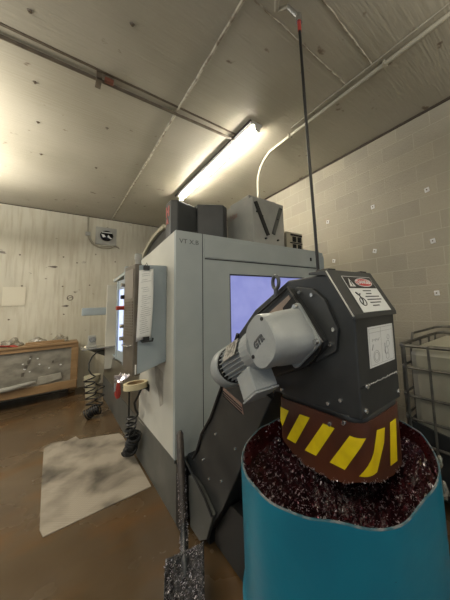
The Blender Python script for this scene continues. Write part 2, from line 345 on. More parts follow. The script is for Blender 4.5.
# smudges and wall stains: stick-on scrap marks
for i, (x, z, sx, sz, lb) in enumerate(((-.08, 2.465, .075, .022, 'dark horizontal tape scrap stuck high on the left wall'), (.203, 1.831, .05, .06, 'dark ring-shaped scuff mark on the left wall'), (.133, 1.668, .06, .022, 'dark smear mark below the ring scuff on the left wall'))):
    bm = B()
    if i == 1:
        tube(bm, [(x + sx * math.cos(a) * .9, 7.127, z + sz * math.sin(a) * .8) for a in [k * math.pi / 8 for k in range(17)]], .008, 6)
        tube(bm, [(x - .04, 7.127, z - .01), (x + .03, 7.127, z + .015)], .007, 6)
    else:
        prism(bm, [(x - sx, z), (x - sx * .3, z + sz * .5), (x + sx * .4, z + sz), (x + sx, z + .2 * sz), (x + sx * .5, z - sz), (x - sx * .2, z - sz * .6)], 7.122, 7.13, 1)
    o = obj('wall_mark', bm, mat('dark_smudge', (.13, .11, .085), .6), loc=(x, 7.13, z)); ctag(o, lb, 'mark')
for i, (x, z) in enumerate(((-.54, 2.667), (-.486, 2.073), (.286, 2.574), (.07, 2.68), (.08, 2.07), (.947, 2.647), (.507, 2.1), (-.62, 1.45), (.12, 1.5))):
    bm = B(); cyl(bm, (x, 7.13, z), (x, 7.12, z), .014, 10); o = obj('wall_plug', bm, RUSTP, loc=(x, 7.13, z)); ctag(o, 'small dark plug in the streaked left wall', 'plug', 'plugs in the left wall')
bm = B(); box(bm, (-.72, 7.115, 1.70), (-.43, 7.13, 2.05)); o = obj('wall_notice', bm, mat('pale_faded_notice', (.60, .56, .44), .4), loc=(-.57, 7.13, 1.7)); ctag(o, 'pale blank panel on the left wall at the photo edge', 'panel')

# ------------------------------------------------------------ machining centre
X0, Y0 = .66, 2.074
mc = thing('machining_center', 'large grey enclosed CNC machine standing in the middle of the shop', 'machine', (X0, Y0, 0))
# side panel (faces the camera) with window hole
def face_with_hole(y, x0, x1, z0, z1, hx0, hx1, hz0, hz1, th):
    bm = B()
    for lo, hi in (((x0, z0), (hx0, z1)), ((hx1, z0), (x1, z1)), ((hx0, z0), (hx1, hz0)), ((hx0, hz1), (hx1, z1))):
        box(bm, (lo[0], y, lo[1]), (hi[0], y + th, hi[1]))
    return bm
obj('side_panel', face_with_hole(Y0, X0, 2.33, .42, 2.12, 1.115, 2.06, 1.05, 1.79, .04), GREY, mc)
p = obj('window_frame', face_with_hole(Y0 + .005, 1.105, 2.07, 1.04, 1.80, 1.125, 2.05, 1.06, 1.78, .03), GASKET, mc)
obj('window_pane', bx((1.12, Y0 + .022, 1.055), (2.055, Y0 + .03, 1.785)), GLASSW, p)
bm = B(); box(bm, (.885, Y0 - .006, 1.92), (2.30, Y0 + .002, 2.085)); obj('upper_fascia', bm, GREY, mc, bevel=.003)
bm = B(); box(bm, (.89, Y0 - .004, 1.905), (2.30, Y0 + .002, 1.914)); box(bm, (.868, Y0 - .002, .42), (.873, Y0 + .003, 2.12)); box(bm, (2.305, Y0 - .004, 1.86), (2.312, Y0 + .002, 2.1)); obj('seam', bm, GASKET, mc)
obj('corner_post', bx((2.33, Y0 + .02, .42), (2.44, Y0 + .1, 2.075)), GREYB, mc, bevel=.004)
bm = B(); box(bm, (2.16, Y0 - .010, 1.99), (2.185, Y0 - .004, 2.03)); obj('latch_slot', bm, DARKHOLE, mc)
bm = B(); box(bm, (2.29, Y0 - .006, 1.80), (2.315, Y0 + .002, 1.89)); obj('latch_slot', bm, DARKHOLE, mc)
# front (cream) panel facing -X, and body shell
bm = B(); prism(bm, [(Y0 + .0405, .42), (3.18, .385), (3.18, 2.05), (2.82, 2.072), (Y0 + .0405, 2.12)], X0, X0 + .04, 0); obj('front_corner_panel', bm, CREAM, mc, bevel=.003)
bm = B(); prism(bm, [(Y0 + .02, 2.07), (5.3, 2.0), (5.3, 2.04), (Y0 + .02, 2.115)], X0 + .03, 2.42, 0); obj('roof', bm, GREY, mc)
obj('rear_panel', bx((2.36, Y0 + .1, .42), (2.42, 5.3, 2.0)), GREY, mc)
obj('far_panel', bx((.74, 5.26, .42), (2.36, 5.3, 2.0)), CREAM, mc)
bm = B(); prism(bm, [(Y0 + .004, 0), (6.0, 0), (6.0, .37), (3.3, .37), (3.18, .385), (Y0 + .004, .419)], X0 + .012, 2.42, 0); obj('base', bm, DGREY, mc)
bm = B(); box(bm, (X0 + .03, Y0 - .012, .0), (2.41, Y0 + .003, .405)); obj('base_recess_shade', bm, RUBBER, mc, bevel=.004)  # black sheet standing in for the shade of the recessed base side
bm = B(); box(bm, (X0 - .002, Y0, .40), (X0 + .03, 3.2, .423)); obj('base_lip', bm, DGREY, mc)
# front doors further back
obj('front_door', bx((.78, 3.18, .75), (.81, 5.25, 2.0)), DOORM, mc)
bm = B(); box(bm, (.770, 4.0, 1.05), (.785, 4.9, 1.75)); obj('door_window', bm, mat('dark_door_glass', (.03, .035, .035), .1), mc)
bm = B(); prism(bm, [(.66, .40), (.70, .75), (.80, .80), (.80, .40)], 3.18, 5.9, 1); obj('lower_apron', bm, DOORM, mc)
bm = B(); box(bm, (.70, 3.18, .79), (.80, 5.25, .82)); obj('front_ledge', bm, GREYB, mc)
obj('far_strip', bx((.60, 5.22, .6), (.75, 5.27, 1.95)), CREAM, mc, label='cream edge strip of the far end')
# scuff on cream panel
bm = B(); prism(bm, [(2.62, 1.03), (2.36, .98), (2.36, .74), (2.44, .70), (2.50, .82), (2.58, .86)], X0 - .002, X0 + .001, 0); obj('oil_stain', bm, mat('grimy_grey_stain', (.28, .265, .22), .45, col2=(.42, .40, .34), scale=11), mc)
text('handwritten_mark', 'VT X.B', .052, (.762, Y0 - .001, 2.035), (1, 0, 0), (0, 0, 1), mat('faint_marker_ink', (.12, .13, .12), .6), mc, depth=.001)
# arched hood behind roof line
prof = []
for k in range(13):
    a = k / 12 * math.pi / 2; prof.append((4.52 - 1.2 * (1 - math.cos(a)) if False else 3.30 + 1.30 * math.cos(a), 2.0 + .53 * math.sin(a)))
inner = [(3.30 + (y - 3.30) * .93, 2.04 + (z - 2.04) * .90) for y, z in prof]
bm = B(); prism(bm, prof + inner[::-1], .90, .935, 0); obj('hood_arch', bm, mat('tan_hood_paint', (.42, .38, .28), .4), mc, smooth=True)
bm = B(); prism(bm, inner + [(3.30, 2.04)], .93, 1.5, 0); obj('hood_shell', bm, BLACK, mc, smooth=True)
# head covers
bm = B(); prism(bm, [(.745, 2.64), (.745, 2.5), (.80, 2.46), (1.02, 2.56), (1.02, 3.1), (.88, 3.1)], 2.07, 2.535, 2); hc = obj('spindle_head_cover', bm, BLACK2, mc, bevel=.012)
text('logo_mark', 'H', .13, (.743, 2.575, 2.43), (0, -1, 0), (0, 0, 1), LOGO, hc, bold=.006, depth=.002)
text('logo_mark', 'A', .08, (.743, 2.585, 2.34), (0, -1, 0), (0, 0, 1), LOGO, hc, bold=.004, depth=.002)
bm = B(); prism(bm, [(1.02, 2.56), (1.24, 2.42), (1.31, 2.47), (1.33, 2.56), (1.33, 3.0), (1.02, 3.0)], 2.07, 2.575, 2); obj('motor_head_cover', bm, BLACK2, mc, bevel=.012)
# grey box with V slots
bm = B(); prism(bm, [(2.12, 2.08), (2.66, 2.08), (2.66, 2.63), (2.12, 2.61)], 1.41, 1.82, 0); gb = obj('cabinet', bm, BOXG, mc, bevel=.006)
bm = B(); box(bm, (1.42, 2.2, 2.61), (1.78, 2.6, 2.66)); obj('cabinet_lid', bm, BOXG, gb, bevel=.006)
def strip(bm, a, b, wd, y=2.117, t_=.014):
    a = Vector(a); b = Vector(b); d = (b - a).normalized(); n = Vector((-d.y, d.x))
    c = [a + n * wd, b + n * wd, b - n * wd, a - n * wd]; slab(bm, [(q.x, y, q.y) for q in c], 0, 0, (0, -1, 0), t_)
bm = B(); strip(bm, (1.44, 2.56), (1.59, 2.225), .019); obj('slotted_arm', bm, RUBBER, gb)
bm = B(); strip(bm, (1.775, 2.56), (1.66, 2.25), .019); obj('slotted_arm', bm, DGREY, gb)
for x, z in ((1.46, 2.46), (1.52, 2.42), (1.72, 2.42), (1.56, 2.19), (1.72, 2.19), (1.775, 2.55)): 
    bm = B(); bolt(bm, (x, 2.12, z), (0, -1, 0), .011, .02); obj('bolt', bm, GASKET, gb)
for y, z in ((2.4, 2.5), (2.45, 2.3)):
    pass
text('faint_script', 'Haa', .10, (1.408, 2.5, 2.50), (0, -1, .1), (0, 0, 1), mat('faded_red_ink', (.42, .25, .22), .6), gb, depth=.001)
bm = B(); box(bm, (1.86, 2.13, 2.08), (2.11, 2.35, 2.32)); jb = obj('junction_cabinet', bm, mat('tan_junction_box', (.40, .36, .27), .5), mc, bevel=.004)
bm = B()
for i in range(4):
    box(bm, (1.95 + (i % 2) * .08, 2.12, 2.12 + (i // 2) * .09), (2.0 + (i % 2) * .08, 2.135, 2.18 + (i // 2) * .09))
box(bm, (1.91, 2.122, 2.19), (2.10, 2.13, 2.20)); box(bm, (1.92, 2.122, 2.28), (2.10, 2.13, 2.3)); obj('vent_opening', bm, DARKHOLE, jb)

# control pendant
pd = bx((.452, 2.29, 1.05), (.66, 2.50, 1.86)); bmesh.ops.delete(pd, geom=[], context='VERTS')
bm = B(); prism(bm, [(.452, 1.02), (.66, 1.085), (.66, 1.865), (.452, 1.86)], 2.29, 2.86, 1)
pd.free()
pend = obj('control_pendant', bm, GREYB, mc, bevel=.008)
Pa = Vector((.452, 2.29)); Pd = (Vector((.40, 2.92)) - Pa).normalized(); Pn = Vector((-Pd.y, Pd.x))   # outward, away from machine
def pq(s, o, z): q = Pa + Pd * s + Pn * o; return (q.x, q.y, z)
def pslab(bm, s0, s1, z0, z1, o0, o1, sk=0):
    vs = [bm.verts.new(pq(s, o, z)) for o in (o0, o1) for s, z in ((s0, z0), (s1, z0 + sk), (s1, z1), (s0, z1))]
    for f in ((3, 2, 1, 0), (4, 5, 6, 7), (0, 1, 5, 4), (1, 2, 6, 5), (2, 3, 7, 6), (3, 0, 4, 7)): bm.faces.new([vs[i] for i in f])
bm = B(); pslab(bm, 0, .27, 1.015, 1.865, -.03, .02, .03); obj('keypad_face', bm, PENDF, pend, bevel=.006)
bm = B(); pslab(bm, .03, .24, 1.60, 1.83, .017, .024); obj('overlay_panel', bm, PENDTOP, pend)
bm = B()
for r in range(13):
    for c in range(6):
        pslab(bm, .032 + c * .035, .056 + c * .035, 1.31 + r * .021, 1.325 + r * .021, .018, .026)
obj('keys', bm, KEYS, pend)
bm = B(); tube(bm, [pq(.05, .02, 1.24), pq(.05, .04, 1.235), pq(.22, .04, 1.235), pq(.22, .02, 1.24)], .006, 6); obj('grab_bar', bm, CHROME, pend, smooth=True)
bm = B(); pslab(bm, .27, .31, 1.06, 1.88, -.05, .015); pslab(bm, .31, .58, 1.70, 1.78, -.06, .0); pslab(bm, .31, .58, 1.08, 1.16, -.06, .0); pslab(bm, .54, .58, 1.08, 1.78, -.06, .005); obj('screen_frame', bm, GREYB, pend, bevel=.005)
bm = B(); pslab(bm, .31, .54, 1.16, 1.70, -.05, -.008); obj('screen', bm, SCREEN, pend)
for z, mt_ in ((1.72, CHROME), (1.62, GASKET), (1.53, BRASS), (1.38, CHROME), (1.28, CHROME)):
    bm = B(); cyl(bm, pq(.29, .012, z), pq(.29, .04 if mt_ is not BRASS else .07, z), .017, 12); obj('button', bm, mt_, pend, smooth=True)
bm = B(); cyl(bm, (.46, 2.33, 1.86), (.46, 2.33, 1.90), .02, 12); cyl(bm, (.46, 2.33, 1.90), (.46, 2.33, 1.95), .027, 12, .024); obj('beacon', bm, BOXG, pend, smooth=True)
bm = B(); box(bm, (.62, 2.34, 1.3), (.665, 2.8, 1.7)); obj('pendant_mount', bm, GREYB, mc, bevel=.01)
# side bracket on pendant (jog handle cradle)
bm = B(); tube(bm, [(.48, 2.285, 1.275), (.48, 2.25, 1.265), (.55, 2.25, 1.265), (.56, 2.285, 1.28)], .006, 6); box(bm, (.49, 2.255, 1.265), (.53, 2.288, 1.30)); obj('jog_cradle', bm, RUBBER, pend)
obj('tag_sticker', bx((.444, 2.283, 1.03), (.452, 2.29, 1.1)), PAPER, pend)
# paper sheet clipped on pendant
t = thing('clipboard_sheet', 'long curled white paper sheet of printed lines clipped on the grey pendant', 'paper', (.49, 2.27, 1.28))
bm = B(); N = 12; rows = []
def paperp(u, k):   # u across 0..1, k down 0..1
    bow = .03 * math.sin(math.pi * k)
    return Vector((.452 + .098 * u + (.004 - .012 * k) * 1, 2.285 - .012 - bow * (.3 + u * .7), 1.83 - .54 * k - .02 * (1 - u)))
for j in range(N + 1): rows.append([bm.verts.new(paperp(i / 4, j / N)) for i in range(5)])
for j in range(N):
    for i in range(4): bm.faces.new((rows[j][i], rows[j][i + 1], rows[j + 1][i + 1], rows[j + 1][i]))
sh = obj('sheet', bm, PAPER, t, smooth=True); so = sh.modifiers.new('th', 'SOLIDIFY'); so.thickness = .0008
bm = B()
random.seed(3)
for j in range(30):
    k = .06 + j * .029
    if j in (2, 5, 6, 10): continue
    a, b_ = random.uniform(.12, .3), random.uniform(.55, .9)
    pa = [paperp(a + (b_ - a) * q / 4, k) + Vector((0, -.002, 0)) for q in range(5)]
    tube(bm, pa, .0011, 4)
obj('printed_lines', bm, INKG, t)
bm = B(); box(bm, (.485, 2.26, 1.815), (.525, 2.28, 1.85)); tube(bm, [(.49, 2.262, 1.84), (.50, 2.245, 1.87), (.515, 2.262, 1.84)], .003, 6); obj('clip', bm, INK, t)

# bar and small shelf at the machine's far end
t = thing('swing_arm', 'flat pale blue-grey bar sticking out left of the machine screen', 'arm', (.45, 5.5, 1.46))
obj('bar', bx((.305, 5.40, 1.46), (.70, 5.5, 1.585)), GREYB, t, bevel=.01)
obj('mount', bx((.68, 5.3, 1.42), (.76, 5.5, 1.62)), GREYB, t, bevel=.01)
t = thing('side_shelf', 'small steel tray shelf bracketed to the far end of the machine', 'shelf', (.45, 5.4, .8))
bm = B(); prism(bm, [(.30, .955), (.74, .955), (.74, .94), (.32, .94)], 5.15, 5.5, 1); box(bm, (.30, 5.15, .95), (.31, 5.5, .985)); obj('tray', bm, CHROME, t)
bm = B(); prism(bm, [(.36, .94), (.74, .94), (.74, .72)], 5.3, 5.32, 1); obj('gusset', bm, DOORM, t)
t = thing('bench_gauge', 'small grey instrument with a round face on the tray shelf', 'gauge', (.44, 5.35, .955))
bm = B(); box(bm, (.375, 5.3, .955), (.505, 5.4, .99)); box(bm, (.39, 5.31, .99), (.49, 5.39, 1.14)); obj('body', bm, BOXG, t, bevel=.01)
bm = B(); cyl(bm, (.44, 5.31, 1.08), (.44, 5.295, 1.08), .042, 16); obj('dial', bm, CHROME, t, smooth=True)

# coiled air hoses
def helix(c0, c1, r, turns, jitter=.006, n=14):
    c0 = Vector(c0); c1 = Vector(c1); d = (c1 - c0).normalized(); x = d.cross(Vector((0, 1, .1))).normalized(); y = d.cross(x); out = []
    for i in range(int(turns * n) + 1):
        a = 2 * math.pi * i / n; f = i / (turns * n); rr = r * (1 + .12 * math.sin(i * .37))
        out.append(c0.lerp(c1, f) + x * math.cos(a) * rr + y * math.sin(a) * rr)
    return out
t = thing('coiled_air_hose', 'black coiled hose drooping from the tray shelf to the floor by the pail', 'hose', (.42, 5.0, 0))
pts = [(.58, 5.2, .90), (.50, 5.15, .90), (.43, 5.1, .84), (.39, 5.05, .75), (.39, 5.0, .66), (.42, 5.0, .60)] + helix((.40, 4.98, .56), (.42, 4.92, .16), .062, 5)
bm = B(); tube(bm, pts, .0095, 7); obj('coil', bm, RUBBER, t, smooth=True)
random.seed(5)
bm = B(); tube(bm, helix((.37, 4.92, .07), (.52, 4.88, .12), .065, 7), .0095, 7); tube(bm, helix((.50, 4.9, .12), (.53, 5.0, .45), .05, 3), .009, 7); obj('coil_heap', bm, RUBBER, t, smooth=True)
t = thing('coiled_air_hose', 'black coiled hose hanging against the machine below the tape roll', 'hose', (.6, 3.3, 0))
pts = [(.63, 2.92, .83), (.625, 2.93, .75), (.60, 2.95, .68), (.585, 3.0, .62), (.60, 3.02, .55)] + helix((.585, 3.05, .50), (.575, 3.12, .26), .04, 4)
bm = B(); tube(bm, pts, .0095, 7); tube(bm, [(.55, 3.05, .80), (.56, 3.1, .6), (.58, 3.2, .35), (.58, 3.24, .2)], .008, 7); obj('coil', bm, RUBBER, t, smooth=True)
bm = B(); tube(bm, helix((.60, 3.22, .10), (.605, 3.06, .30), .048, 8), .0105, 7); tube(bm, helix((.595, 3.32, .07), (.60, 3.12, .16), .045, 5), .0105, 7); obj('coil_heap', bm, RUBBER, t, smooth=True)

# tape holder with tape, nozzle, keys
t = thing('wire_tool_holder', 'wire and foil covered tool hook sticking out from the machine front', 'holder', (.62, 3.0, .78))
bm = B(); box(bm, (.655, 2.78, .75), (.665, 3.05, .81)); tube(bm, [(.66, 2.80, .785), (.50, 2.80, .785), (.49, 3.0, .785), (.66, 3.02, .785)], .006, 6); obj('wire_frame', bm, GASKET, t)
bm = B(); random.seed(9)
for i in range(14):
    c = Vector((.50 + random.uniform(-.04, .04), 3.10 + random.uniform(-.08, .08), .85 + random.uniform(-.01, .03)))
    box(bm, (-.03, -.02, -.003), (.03, .02, .003), Matrix.Translation(c) @ Matrix.Rotation(random.uniform(-1, 1), 4, 'X') @ Matrix.Rotation(random.uniform(-1, 1), 4, 'Y'))
obj('foil_tools', bm, SILVER, t)
t = thing('masking_tape_roll', 'cream masking tape roll lying on the wire hook at the machine front', 'tape', (.56, 2.85, .79))
bm = B(); c = (.565, 2.86); lathe(bm, [(.095, .79), (.095, .84), (.072, .84), (.072, .79), (.095, .79)], c, 32); obj('roll', bm, TAPE, t, smooth=True)
bm = B(); lathe(bm, [(.072, .791), (.072, .839), (.067, .839), (.067, .791), (.072, .791)], c, 32); obj('core', bm, mat('cardboard_core', (.35, .24, .12), .7), t, smooth=True)
t = thing('red_tag_gun', 'small red handled tool dangling below the foil covered hook', 'tool', (.50, 3.15, .7))
bm = B(); tube(bm, [(.485, 3.22, .79), (.485, 3.22, .75), (.482, 3.22, .68), (.485, 3.22, .64)], [.008, .02, .028, .014], 10); obj('grip', bm, REDC, t, smooth=True)
bm = B(); tube(bm, [(.46, 3.2, .80), (.455, 3.2, .72)], .009, 8); obj('nozzle', bm, CHROME, t, smooth=True)

# ------------------------------------------------------------ chip conveyor
XC, XF = .749, 1.035
cc = thing('chip_conveyor', 'black inclined chip conveyor with gear motor and hazard-striped discharge chute', 'conveyor', (.9, 1.6, 0))
body = [(2.10, .12), (1.80, .10), (1.72, .10), (1.53, .324), (1.316, .628), (.985, 1.10), (.52, 1.10), (.52, 1.447), (.625, 1.607), (.86, 1.603), (1.13, 1.476), (1.30, 1.345), (1.46, 1.08), (1.66, .80), (1.843, .604), (1.93, .44), (2.10, .43)]
bm = B(); prism(bm, body, XC, XF, 0); obj('housing', bm, BLACK, cc, bevel=.006)
# side flange edging
bm = B(); tube(bm, [(XC - .006, y, z) for y, z in ((1.30, 1.345), (1.46, 1.08), (1.66, .80), (1.80, .66), (1.87, .54), (1.95, .45))], .010, 6); obj('edge_seal', bm, RUBBER, cc, smooth=True)
bm = B(); prism(bm, [(1.99, .33), (1.90, .355), (1.80, .345), (1.70, .315), (1.60, .27), (1.69, .09), (1.80, .02), (1.95, .02), (1.98, .18)], XC - .025, XC - .002, 0); obj('boot_plate', bm, DGREY, cc, bevel=.004)
bm = B(); tube(bm, [(XC - .03, y, z) for y, z in ((2.03, .42), (1.92, .385), (1.80, .355), (1.70, .325), (1.60, .27))], .007, 6); obj('boot_edge', bm, RUBBER, cc, smooth=True)
bm = B(); prism(bm, [(2.06, .0), (1.99, .0), (1.965, .12), (1.97, .28), (2.0, .38), (2.06, .41)], .665, .715, 0); obj('boot_bracket', bm, RUBBER, cc, bevel=.01)
for y in (1.25, 1.75):
    for x in (XC + .02, XF - .06):
        bm = B(); prism(bm, [(y, .0), (y + .04, .0), (y + .04, .62 if y < 1.5 else .2), (y, .68 if y < 1.5 else .25)], x, x + .04, 0); obj('leg', bm, BLACK, cc)
bm = B(); prism(bm, [(1.72, .02), (1.10, .02), (1.10, .36), (1.50, .34), (1.70, .12)], XC + .04, XF - .02, 0); obj('support_frame', bm, RUBBER, cc)
# lid: slightly wider top cover with fold lines
lid = [(.512, 1.447), (.622, 1.616), (.665, 1.616), (.665, 1.60), (.63, 1.60), (.53, 1.447)]
bm = B(); prism(bm, [(.51, 1.435), (.512, 1.452), (.62, 1.622), (.72, 1.622), (.72, 1.612), (.63, 1.600), (.524, 1.44)], XC - .010, XF + .010, 0); obj('sloped_lid', bm, BLACK2, cc, bevel=.002)
for x in (XC + .01, XF - .05):
    bm = B(); box(bm, (x, .63, 1.62), (x + .045, .70, 1.63)); obj('lid_hinge', bm, RUBBER, cc, bevel=.003)
bm = B(); cyl(bm, (XC - .012, .515, 1.447), (XF + .012, .515, 1.447), .0035, 6); cyl(bm, (XC - .012, .515, 1.447), (XC - .012, .625, 1.617), .003, 6); obj('lid_edge', bm, mat('scuffed_bare_edge', (.35, .35, .33), .35, .6), cc)
# bolts
def bolts(ps, n, parent, r=.010, h=.007, mt_=None):
    for p in ps:
        bm = B(); bolt(bm, p, n, r, h); obj('bolt', bm, mt_ or CHROME, parent, smooth=True)
bolts([(XC, y, z) for y, z in ((1.60, .72), (1.36, .72), (1.70, .42), (1.79, .50), (1.53, .48))], (-1, 0, 0), cc, .009)
bolts([(XC, y, z) for y, z in ((.66, 1.125), (.60, 1.15), (.93, 1.12))], (-1, 0, 0), cc, .009)
bolts([(XC - .004, y, z) for y, z in ((.59, 1.078), (.655, 1.055))], (-1, 0, 0), ch_ if False else cc, .009)
bolts([(x, .52, z) for x, z in ((XC + .03, 1.125), (XF - .015, 1.125), (XC + .045, 1.20), (XF - .02, 1.20))], (0, -1, 0), cc, .009)
bm = B(); box(bm, (XC + .005, .5185, 1.2005), (XF - .004, .5215, 1.206)); obj('panel_joint', bm, DARKHOLE, cc)
bm = B(); random.seed(2)
for i in range(26):
    x = .80 + i * .0085 + random.uniform(-.002, .002); cyl(bm, (x, .5185, 1.203), (x + .004, .515, 1.205 + random.uniform(-.003, .003)), .0022, 5)
obj('sealant_beads', bm, mat('pale_sealant', (.35, .35, .34), .4), cc, kind='stuff')
# chute (brown) rounded section
def chute_path(inset=0.0, n=6, r=.05):
    x0, x1, y0, y1 = XC - .004 + inset, XF + .0 - inset, .516 + inset, .972 - inset
    pts = []
    def arc(cx, cy, a0, a1):
        for k in range(n + 1):
            a = math.radians(a0 + (a1 - a0) * k / n); pts.append((cx + r * math.cos(a), cy + r * math.sin(a)))
    arc(x0 + r, y1 - r, 90, 180); arc(x0 + r, y0 + r, 180, 270); arc(x1 - r, y0 + r, 270, 360); arc(x1 - r, y1 - r, 0, 90)
    return pts
def zbot(x, y):
    z = .858 + .045 * math.exp(-(((x - XC) ** 2 + (y - .52) ** 2) / .008))
    if y > .80: z += .075 * min(1, (y - .80) / .17) ** 1.6
    
    return z + .003 * math.sin(90 * y + 70 * x)
def loop_fill(path):
    out = []
    n = len(path)
    for i in range(n):
        a = Vector(path[i]); b_ = Vector(path[(i + 1) % n]); L = (b_ - a).length; k = max(1, int(L / .03))
        for j in range(k): out.append(a.lerp(b_, j / k))
    return out
P1 = loop_fill(chute_path(0)); P2 = loop_fill(chute_path(.006))
bm = B(); ring = []
for p in P1: ring.append((bm.verts.new((p.x, p.y, 1.085)), bm.verts.new((p.x, p.y, zbot(p.x, p.y)))))
n = len(ring); inn = []
cx, cy = (XC + XF) / 2, .744
for p in P1:
    q = Vector((cx, cy)).lerp(p, .965); inn.append((bm.verts.new((q.x, q.y, 1.085)), bm.verts.new((q.x, q.y, zbot(p.x, p.y)))))
for i in range(n):
    j = (i + 1) % n
    bm.faces.new((ring[i][0], ring[j][0], ring[j][1], ring[i][1])); bm.faces.new((inn[j][0], inn[i][0], inn[i][1], inn[j][1])); bm.faces.new((ring[i][1], ring[j][1], inn[j][1], inn[i][1])); bm.faces.new((ring[j][0], ring[i][0], inn[i][0], inn[j][0]))
ch = obj('discharge_chute', bm, BROWN, cc, smooth=True)
# dark skirt above brown, pinched like in the photograph
bm = B(); ring = []
for p in P2:
    q = Vector((cx, cy)).lerp(p, 1.006); ring.append((bm.verts.new((q.x, q.y, 1.12)), bm.verts.new((q.x, q.y, 1.078 if q.y > .6 else 1.06 + .0 * q.y))))
for i in range(len(ring)):
    j = (i + 1) % len(ring); bm.faces.new((ring[i][0], ring[j][0], ring[j][1], ring[i][1]))
sk = obj('chute_skirt', bm, BLACK, cc, smooth=True); so = sk.modifiers.new('s', 'SOLIDIFY'); so.thickness = .003
# stripes wrapped on the chute: path parameter s starts at back of camera side, runs to the front corner then along the end
SX = XC - .004
def wrap(s, z, o=.0015):
    """s metres from y=.972 along the side face, round the corner and on along the end face"""
    r = .05; L1 = .972 - .516 - r
    if s < L1: return Vector((SX - o, .972 - s, z))
    s2 = s - L1
    if s2 < r * math.pi / 2:
        a = math.pi + s2 / r; return Vector((SX + r + (r + o) * math.cos(a), .516 + r + (r + o) * math.sin(a), z))
    s3 = s2 - r * math.pi / 2; return Vector((SX + r + s3, .516 - o, z))
stripes = [[(.031, 1.045), (.087, 1.042), (.040, .965), (.027, .985)],
           [(.156, 1.047), (.214, 1.049), (.122, .922), (.066, .923)],
           [(.284, 1.048), (.339, 1.047), (.238, .917), (.176, .915)],
           [(.404, 1.043), (.460, 1.040), (.374, .922), (.306, .920)],
           [(.520, 1.046), (.575, 1.036), (.562, .990), (.502, .918), (.428, .922), (.490, .985)],
           [(.614, 1.040), (.662, 1.040), (.646, .892), (.592, .897)]]
for poly in stripes:
    bm = B(); NS, NZ = 8, 4
    if len(poly) == 6: quads = [(poly[0], poly[1], poly[2], poly[5]), (poly[5], poly[2], poly[3], poly[4])]
    else: quads = [poly]
    for tl, tr, br, bl in quads:
        tl, tr, br, bl = map(Vector, (tl, tr, br, bl)); g = []
        for j in range(NZ + 1):
            row = []
            for i in range(NS + 1):
                q = tl.lerp(tr, i / NS).lerp(bl.lerp(br, i / NS), j / NZ); row.append(bm.verts.new(wrap(q.x, q.y)))
            g.append(row)
        for j in range(NZ):
            for i in range(NS): bm.faces.new((g[j][i], g[j][i + 1], g[j + 1][i + 1], g[j + 1][i]))
    s_ = obj('hazard_stripe', bm, YELLOW, ch, smooth=True)
# chips stuck along chute lip
def shavings(bm, pts_, size=.008, seed=1):
    random.seed(seed)
    for c in pts_:
        c = Vector(c); a = Vector((random.gauss(0, 1), random.gauss(0, 1), random.gauss(0, 1))).normalized(); b_ = a.cross(Vector((random.random(), random.random(), .3))).normalized()
        s = size * random.uniform(.5, 1.5); w_ = s * .28
        v = [c - a * s - b_ * w_, c - a * s * .2 + b_ * w_ * 1.6 + a.cross(b_) * w_, c + a * s + b_ * w_, c + a * s * .2 - b_ * w_]
        bm.faces.new([bm.verts.new(q) for q in v])
    return bm
random.seed(11); L = []
for k in range(110):
    s = random.uniform(.1, .7); q = wrap(s, 0, .004); L.append((q.x, q.y, zbot(q.x, q.y) + abs(random.gauss(0, .006))))
obj('clinging_shavings', shavings(B(), L, .004, 2), SILVER, ch, kind='stuff')
# labels on conveyor
def lslab(o, ux, uy, x0, x1, y0, y1, h0=.001, h1=.0025):
    ux = Vector(ux).normalized(); uy = Vector(uy).normalized(); n = ux.cross(uy); o = Vector(o); bm = B()
    c = [o + ux * a + uy * b_ + n * h0 for a, b_ in ((x0, y0), (x1, y0), (x1, y1), (x0, y1))]; return slab(bm, c, 0, 0, n, h1 - h0)
LO = Vector((.785, .510, 1.452)); LX = Vector((1, 0, 0)); LY = Vector((0, .108, .170)).normalized()   # on the sloped lid
dg = obj('danger_label', lslab(LO, LX, LY, .012, .215, .004, .172, .0005, .002), LABEL, cc, label='white danger sign with black and red header')
n_ = LX.cross(LY)
def onlid(a, b_, h): return LO + LX * a + LY * (b_ - .013) + n_ * h
obj('header', lslab(LO, LX, LY, .015, .212, .112, .169, .002, .0026), SIGNB, dg)
bm = B(); ell = [onlid(.140 + .062 * math.cos(a), .154 + .022 * math.sin(a), .0026) for a in [k * math.pi / 14 for k in range(28)]]; slab(bm, ell, 0, 0, n_, .0006); obj('white_oval', bm, LABEL, dg)
bm = B(); ell = [onlid(.140 + .058 * math.cos(a), .154 + .018 * math.sin(a), .0032) for a in [k * math.pi / 14 for k in range(28)]]; slab(bm, ell, 0, 0, n_, .0005); obj('red_oval', bm, SIGNR, dg)
text('danger_text', 'DANGER', .026, onlid(.140, .154, .0042), LX, LY, LABEL, dg, bold=.0006)
bm = B(); slab(bm, [onlid(.028, .133, .0026), onlid(.066, .133, .0026), onlid(.047, .174, .0026)], 0, 0, n_, .0006); obj('alert_triangle', bm, LABEL, dg)
text('alert_mark', '!', .03, onlid(.047, .147, .0038), LX, LY, SIGNB, dg, bold=.001)
bm = B()
for i, (a, b_) in enumerate(((.095, .155), (.105, .145), (.088, .19), (.088, .195), (.095, .175), (.10, .15))): slab(bm, [onlid(a, .110 - i * .014, .002), onlid(b_, .110 - i * .014, .002), onlid(b_, .115 - i * .014, .002), onlid(a, .115 - i * .014, .002)], 0, 0, n_, .0005)
obj('small_print', bm, INK, dg)
